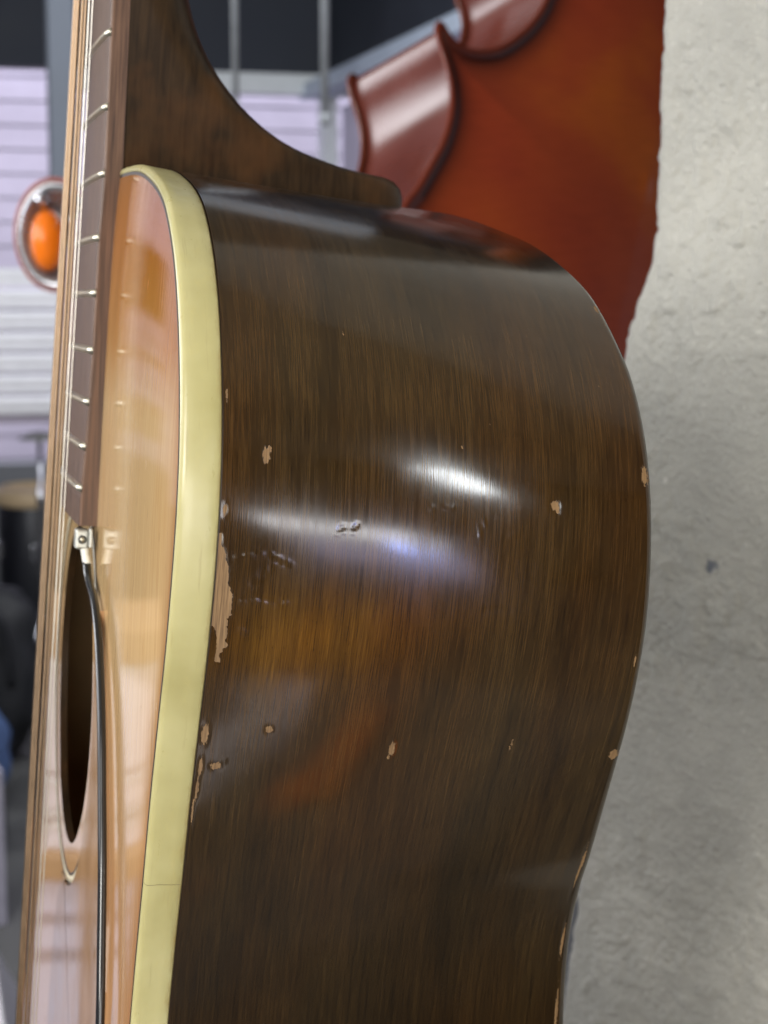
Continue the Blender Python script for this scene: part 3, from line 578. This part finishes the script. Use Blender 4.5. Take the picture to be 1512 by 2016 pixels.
# ------------------------------------------------------------------ cello hanging beyond the wall edge
def build_cello():
    t = thing("cello", "red brown varnished cello seen from its back and ribs, hanging beyond the plaster wall edge", "cello")
    n = np.array([.4554, -.8383, .2999]); ex = np.array([-.8787, -.4773, 0]); ey = np.array([.1431, -.2635, -.954]); tip = np.array([.3073, .6962, .1451])
    t.matrix_world = Matrix((( ex[0], ey[0], n[0], tip[0]), (ex[1], ey[1], n[1], tip[1]), (ex[2], ey[2], n[2], tip[2]), (0, 0, 0, 1)))
    ax = np.array([.5523, .8336]); pv = np.array([-.8336, .5523])
    tr = np.array([(-.1207, -.0962), (-.1316, -.074), (-.1325, -.0524), (-.1193, -.0311), (-.0995, -.0134), (-.079, -.0005), (-.0569, .010), (-.0372, .0144), (-.0195, .0135), (-.009, .0064), (-.0044, -.0016), (.0003, -.0022), (.0042, .0041), (.0047, .0158), (.0026, .0283), (.0025, .0428), (.006, .0576), (.0139, .0725), (.0253, .0874), (.0391, .1012), (.0556, .117), (.0741, .1324)])
    half = np.stack([tr @ ax, tr @ pv], 1)
    up = [(-.385, .205), (-.380, .150), (-.355, .090), (-.310, .055), (-.255, .040), (-.205, .043), (-.172, .051), (-.158, .048)]
    lo = [(.200, .0040), (.250, .010), (.295, .034), (.330, .080), (.352, .140), (.358, .205)]
    half = np.concatenate([up, half, lo]); h = spline(half, 260)
    h2 = h[::-1][1:-1].copy(); h2[:, 1] = .41 - h2[:, 1]; loop_ap = np.concatenate([h, h2])
    L = loop_ap[:, :1] * ax + loop_ap[:, 1:] * pv
    T = np.gradient(L, axis=0); T /= np.linalg.norm(T, axis=1)[:, None]; N = np.stack([-T[:, 1], T[:, 0]], 1)
    c = np.array([0., .205]) [0] * ax + .205 * pv
    if ((L - c) * N).sum() < 0: N = -N
    def plate(name, z0, s):
        # cross-section from the outer edge inwards: rounded edge, channel, then the arch
        prof = [(-.0010, -.0040), (.0004, -.0036), (.0010, -.0024), (.0008, -.0012), (.0, -.0004), (-.0018, -.0002), (-.0045, -.0008), (-.0085, -.0015)]
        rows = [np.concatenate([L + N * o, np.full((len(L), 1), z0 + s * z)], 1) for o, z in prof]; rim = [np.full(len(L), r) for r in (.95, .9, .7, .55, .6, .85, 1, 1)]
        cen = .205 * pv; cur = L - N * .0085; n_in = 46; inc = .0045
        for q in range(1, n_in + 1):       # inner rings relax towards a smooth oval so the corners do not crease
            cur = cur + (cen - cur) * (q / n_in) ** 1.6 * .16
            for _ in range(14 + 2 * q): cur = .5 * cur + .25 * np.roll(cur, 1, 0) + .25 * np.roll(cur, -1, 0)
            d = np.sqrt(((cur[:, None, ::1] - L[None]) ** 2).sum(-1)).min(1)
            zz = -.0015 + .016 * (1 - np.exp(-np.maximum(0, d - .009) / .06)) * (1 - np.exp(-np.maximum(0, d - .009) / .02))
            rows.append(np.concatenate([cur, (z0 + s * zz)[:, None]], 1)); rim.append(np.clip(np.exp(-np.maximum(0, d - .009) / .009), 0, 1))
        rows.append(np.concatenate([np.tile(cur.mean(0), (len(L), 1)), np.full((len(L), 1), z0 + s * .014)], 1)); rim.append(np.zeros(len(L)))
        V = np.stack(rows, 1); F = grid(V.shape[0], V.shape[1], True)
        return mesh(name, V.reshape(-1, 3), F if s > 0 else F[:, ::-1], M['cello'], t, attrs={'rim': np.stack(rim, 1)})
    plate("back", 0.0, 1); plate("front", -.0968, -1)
    rows = [np.concatenate([L - N * .0045, np.full((len(L), 1), z)], 1) for z in np.linspace(-.0015, -.095, 8)]
    V = np.stack(rows, 1); mesh("ribs", V.reshape(-1, 3), grid(V.shape[0], V.shape[1], True), M['rib'], t)
    a0 = np.array([-.375 * ax[0] + .205 * pv[0], -.375 * ax[1] + .205 * pv[1], -.075]); d = np.array([-ax[0], -ax[1], 0])
    tube("neck", [a0, a0 + d * .10, a0 + d * .22, a0 + d * .33], [.022] * 24, M['cello'], t, 12, 24)
    tube("scroll", [a0 + d * .33, a0 + d * .40 + np.array([0, 0, -.01]), a0 + d * .44 + np.array([0, 0, .02]), a0 + d * .42 + np.array([0, 0, .045])], [.018] * 24, M['cello'], t, 12, 24)
build_cello()

# ------------------------------------------------------------------ the room behind
def struct(o): o['kind'] = 'structure'; return o
FZ = -1.40
struct(box("floor", (0.5, 1.0, FZ - .05), (9, 13.4, .1), M['floor']))
struct(box("ceiling", (0.5, 4.3, 1.65), (9, 4.0, .1), M['ceil'])); struct(box("ceiling", (0.5, -1.7, 1.65), (9, 8.0, .1), M['beige']))
bw = thing("back_wall", "dark navy shop wall with wide window openings at the far end of the room", "wall", (0.5, 6.3, 0)); bw['kind'] = 'structure'
box("lintel", (0.6, 0, 1.14), (8.6, .14, .80), M['soffit'], bw)
box("head_rail", (1.15, -.02, .70), (2.2, .12, .075), M['wframe'], bw)
box("sill_wall", (-1.3, 0, -1.06), (5.0, .14, .66), M['greycab'], bw)
box("window_post", (1.06, -.03, 0.0), (.055, .10, 1.32), M['wframe'], bw); box("window_post", (1.19, -.03, 0.0), (.05, .10, 1.32), M['wframe'], bw)
box("window_post", (-1.50, -.03, 0.0), (.09, .10, 1.4), M['colm'], bw)
box("added_crossbar", (-1.45, -.04, .15), (.90, .08, .30), M['soffit'], bw); box("added_crossbar", (-1.45, -.04, -.175), (.90, .06, .03), M['table'], bw); box("added_crossbar", (-1.45, -.04, -.42), (.90, .06, .15), M['table'], bw)  # crossbars added for dark and amber bands mirrored in the guitar top
sid = thing("lavender_siding", "pale lavender clapboard house wall in daylight beyond the far windows", "siding", (0.5, 7.55, 0))
for k in range(23):
    box("plank", (0, 0, -1.1 + k * .105), (7.6, .022, .103), M['siding'], sid, 0, 0, R(-2.2))
col_t = thing("blue_grey_column", "blue grey square column rising beside the strings", "column", (0.405, 4.75, 0))
box("shaft", (.004, 0, .125), (.078, .078, 3.04), M['colm'], col_t, .006)
lv = thing("white_louvre_screen", "white slatted louvre screen standing in the bright window left of the strings", "screen", (0.245, 4.6, 0))
for k in range(7): box("slat", (-.03, 0, -.39 + k * .060), (.40, .030, .048), M['slat'], lv, .004, 0, R(20))
box("screen_back", (-.03, .05, -.255), (.40, .02, .38), M['siding'], lv)
struct(box("ceiling_beam", (1.50, 4.9, .675), (.09, 2.8, .055), M['beam']))
ssw = thing("side_wall", "dark blue side wall above the long window on the right", "wall", (1.62, 4.6, 0)); ssw['kind'] = 'structure'
box("upper_wall", (0, 0, 1.14), (.12, 3.3, .86), M['soffit'], ssw); box("window_panel", (.02, 0, .1), (.05, 3.3, 1.05), M['siding'], ssw)
for (px, py, rr, zb, lab) in ((.62, 3.15, .0068, .315, "thin grey hanging rod nearer the guitar neck"), (.82, 3.2, .0085, .30, "thicker pale hanging rod nearer the cello")):
    t = thing("hanging_rod", lab + " in front of the dark ceiling", "rod", (px, py, 0), group="rods hanging from the ceiling")
    lathe("shaft", [(rr, zb), (rr, 1.60)], M['rod'], t, 16); lathe("end_cap", [(0, zb - .012), (rr * 1.2, zb - .010), (rr * 1.2, zb + .012), (rr, zb + .014)], M['rod'], t, 16)

# amber lamp in a chrome shell
lamp = thing("amber_indicator_lamp", "bright orange lens in a round chrome shell with dull red rim beside the strings", "lamp", (0.0675, 0.98, 0.0075), (R(90), 0, R(-12)))
lathe("shell", [(.0, -.034), (.018, -.032), (.031, -.022), (.0375, -.004), (.0385, .002), (.0360, .004), (.030, -.006), (.018, -.012), (.0, -.014)], M['silver'], lamp, 48, sx=.80, sy=1.12)
lathe("rim", [(.0385, .0005), (.0412, .001), (.0412, .0035), (.0385, .004)], M['redrim'], lamp, 48, sx=.81, sy=1.125, cap=False)
lathe("lens", [(.0, .013), (.008, .011), (.0155, .004), (.0180, -.006), (.0165, -.012)], M['amber'], lamp, 36, sx=.84, sy=1.45, c=(-.007, -.004, 0))
lathe("glass_stud", [(.0, .010), (.005, .008), (.007, .0), (.006, -.008)], M['chrome'], lamp, 20, c=(.014, .012, 0)); lathe("glass_stud", [(.0, .010), (.004, .008), (.006, .0), (.005, -.008)], M['chrome'], lamp, 20, c=(-.010, .028, 0))
tube("stalk", [(.012, -.0, -.03), (.045, -.012, -.055), (.078, -.03, -.065), (.088, -.08, -.068), (.088, -.5, -.068), (.088, -1.39, -.068)], .006, M['chrome'], lamp, 10, 60)
box("stand_foot", (.088, -1.4005, -.068), (.20, .014, .20), M['shell'], lamp, .003)

# drum, bag, rucksack, boxes
dr = thing("floor_drum", "black drum with a pale birch rim standing far back by the window", "drum", (0.40, 5.60, FZ))
lathe("shell", [(.16, .02), (.165, .03), (.165, .60), (.160, .61)], M['shell'], dr, 40); lathe("rim", [(.166, .60), (.172, .605), (.172, .655), (.160, .66), (.158, .64), (0, .64)], M['birch'], dr, 40)
for k in range(3):
    a = k * 2.094 + .5; tube("leg", [(.15 * math.cos(a), .15 * math.sin(a), .16), (.19 * math.cos(a), .19 * math.sin(a), .08), (.19 * math.cos(a), .19 * math.sin(a), 0)], .008, M['chrome'], dr, 8, 12)
for k in range(6):
    a = k * 1.047 - 1.9; box("lug", (.168 * math.cos(a), .168 * math.sin(a), .45), (.02, .02, .06), M['chrome'], dr, .004)
ms = thing("cymbal_stand", "thin chrome stand beside the black drum under the far window", "stand", (0.36, 5.30, FZ))
lathe("pole", [(.010, .05), (.010, .62), (.014, .63), (.014, .68), (.008, .69), (.008, .86)], M['chrome'], ms, 12); lathe("cymbal", [(0, .875), (.03, .87), (.07, .852), (.069, .849), (0, .862)], M['alu'], ms, 28)
for k in range(3): a = k * 2.094; tube("leg", [(.01 * math.cos(a), .01 * math.sin(a), .28), (.16 * math.cos(a), .16 * math.sin(a), .04), (.19 * math.cos(a), .19 * math.sin(a), .005)], .007, M['chrome'], ms, 8, 10)
def lump(name, label, cat, loc, s, m, seed, extra=None):
    u = np.linspace(0, np.pi, 24); v = np.linspace(0, 2 * np.pi, 40, endpoint=False); U, Vv = np.meshgrid(u, v, indexing='ij')
    d = np.stack([np.sin(U) * np.cos(Vv), np.sin(U) * np.sin(Vv), np.cos(U)], -1); d = np.sign(d) * np.abs(d) ** .75
    d *= (1 + .28 * (vnoise(d[..., 0] + d[..., 2], d[..., 1] + 3, 2.2, seed) - .5) + .10 * (vnoise(d[..., 0] - d[..., 2], d[..., 1] + d[..., 2], 6, seed + 1) - .5))[..., None]
    V = d * np.array(s); V[..., 2] = np.maximum(V[..., 2], -s[2] * .97) + s[2] * .97
    t = thing(name, label, cat, loc); a = np.arange(24 * 40).reshape(24, 40); a2 = np.roll(a, -1, 1)
    mesh("body", V.reshape(-1, 3), np.stack([a[:-1], a[1:], a2[1:], a2[:-1]], -1).reshape(-1, 4), m, t)
    tube("strap", [(-s[0] * .5, -s[1] * .8, s[2] * 1.1), (-s[0] * .2, -s[1] * 1.25, s[2] * 1.75), (s[0] * .35, -s[1] * 1.1, s[2] * 1.6), (s[0] * .5, -s[1] * .8, s[2] * .9)], .016, M['leather'], t, 8, 24)
    return t
lump("leather_bag", "dark slumped black leather bag in front of the drum", "bag", (0.10, 4.55, FZ), (.20, .16, .27), M['leather'], 51)
lump("blue_rucksack", "blue cloth rucksack on the concrete floor", "rucksack", (0.055, 4.1, FZ), (.115, .12, .14), M['denim'], 61)
lump("small_dark_pouch", "small dark pouch on the grey floor below the blue rucksack", "pouch", (0.04, 3.75, FZ), (.10, .10, .08), M['leather'], 71)
bx_t = thing("lavender_carton", "pale lavender grey carton at the left edge of the photograph", "carton", (-0.02, 3.3, FZ), (0, 0, R(8)))
box("carton_body", (0, 0, .17), (.24, .24, .34), M['lilac'], bx_t, .003); box("tape_strip", (0, 0, .3415), (.05, .242, .002), M['birch'], bx_t)
wc = thing("white_board", "white board leaning in the bottom left corner", "board", (.027, 1.47, -.842), (0, R(-25), 0))
box("board", (-.012, .06, -.305), (.022, .24, .61), M['cloth'], wc, .004); box("edge_batten", (-.026, -.045, -.305), (.008, .03, .58), M['wframe'], wc, .001)

# table, cabinet and boxes added off frame for bands mirrored in the top
lc = thing("added_low_cabinet", "added dark low cabinet under the far window, left of the frame", "cabinet", (-.95, 5.6, FZ))
box("carcass", (0, 0, .43), (1.3, .5, .86), M['neck2'], lc, .01); box("door", (-.32, -.26, .43), (.60, .02, .78), M['neck2'], lc, .004); box("door", (.32, -.26, .43), (.60, .02, .78), M['neck2'], lc, .004)
tb = thing("added_display_table", "added low table with an amber wooden top, left of the frame", "table", (-.50, 2.83, FZ))
box("added_table_top", (0, 0, .395), (.80, .70, .05), M['table'], tb, .006)
for sx in (-1, 1):
    for sy in (-1, 1): box("leg", (sx * .36, sy * .31, .185), (.05, .05, .37), M['table'], tb)
pb = thing("added_printed_box", "added pale blue lavender box with two rows of grey print under the amber table", "box", (-.47, 2.62, FZ), (0, 0, R(-5)))
box("carton", (0, 0, .185), (.50, .22, .365), M['bluecard'], pb, .003)
for a, b in ((.30, .020), (.235, .022)):
    for i in range(6): box("print_bar", (-.20 + i * .078, -.111, a), (.05 + .012 * ((i * 7) % 3 - 1), .002, b), M['print_'], pb)
for nm, lab, z0, h, mm in (("added_white_carton", "added flat white carton lying on the amber table top", .422, .05, 'card'), ("added_grey_tray", "added thin grey tray between two white cartons on the table", .474, .02, 'greycab'), ("white_cloth", "added thick folded white cloth on the grey tray", .496, .055, 'cloth'), ("lilac_box", "tall lilac white box, topmost on the amber table", .560, .19, 'cloth')):  # stack added off frame for bands mirrored in the top
    o = thing(nm, lab, nm.split('_')[1], (-.48, 2.66, FZ + z0), (0, 0, R(-4))); box("body", (0, 0, h / 2), (.60, .30, h), M[mm], o, .004); box("lid_edge", (0, -.002, h - .006), (.606, .302, .010), M['wframe'], o, .001)
sh = thing("added_amber_shelf_board", "added amber wooden board lying across the lilac box", "board", (-.48, 2.66, FZ + .752)); box("board", (0, 0, .033), (.66, .32, .064), M['table'], sh, .004)

# room behind the camera (reflected in the guitar side)
rw = struct(box("rear_wall", (0.5, -5.4, .1), (9, .1, 3.0), M['beige'])); tag(rw, "beige rear wall of the shop behind the viewer", "wall")
cab = thing("grey_cabinet", "grey cabinet against the beige rear wall", "cabinet", (-.35, -3.6, FZ)); box("carcass", (0, 0, .42), (.7, .4, .84), M['greycab'], cab, .01); box("door", (-.17, .205, .42), (.33, .02, .78), M['greycab'], cab, .004); box("door", (.17, .205, .42), (.33, .02, .78), M['greycab'], cab, .004)
ob = box("orange_reflection_strip", (.155, -.91, FZ + .02), (.070, .30, .03), M['orange'], None, .004); tag(ob, "narrow orange board added on the floor behind the viewer for its reflection", "board")  # unseen strip added for the orange patch reflected in the side
mt = box("pale_reflection_strip", (.035, -1.22, FZ + .008), (.060, .24, .012), M['cloth'], None, .003); tag(mt, "narrow pale grey strip added on the floor behind the viewer for its reflection", "mat")  # unseen strip added for a grey patch in the side reflection
am = box("amber_reflection_strip", (.08, -2.05, FZ + .012), (.30, .80, .02), M['table'], None, .003); tag(am, "amber wooden board added on the floor behind the viewer for its reflection", "board")  # unseen board added to give the side an amber reflection
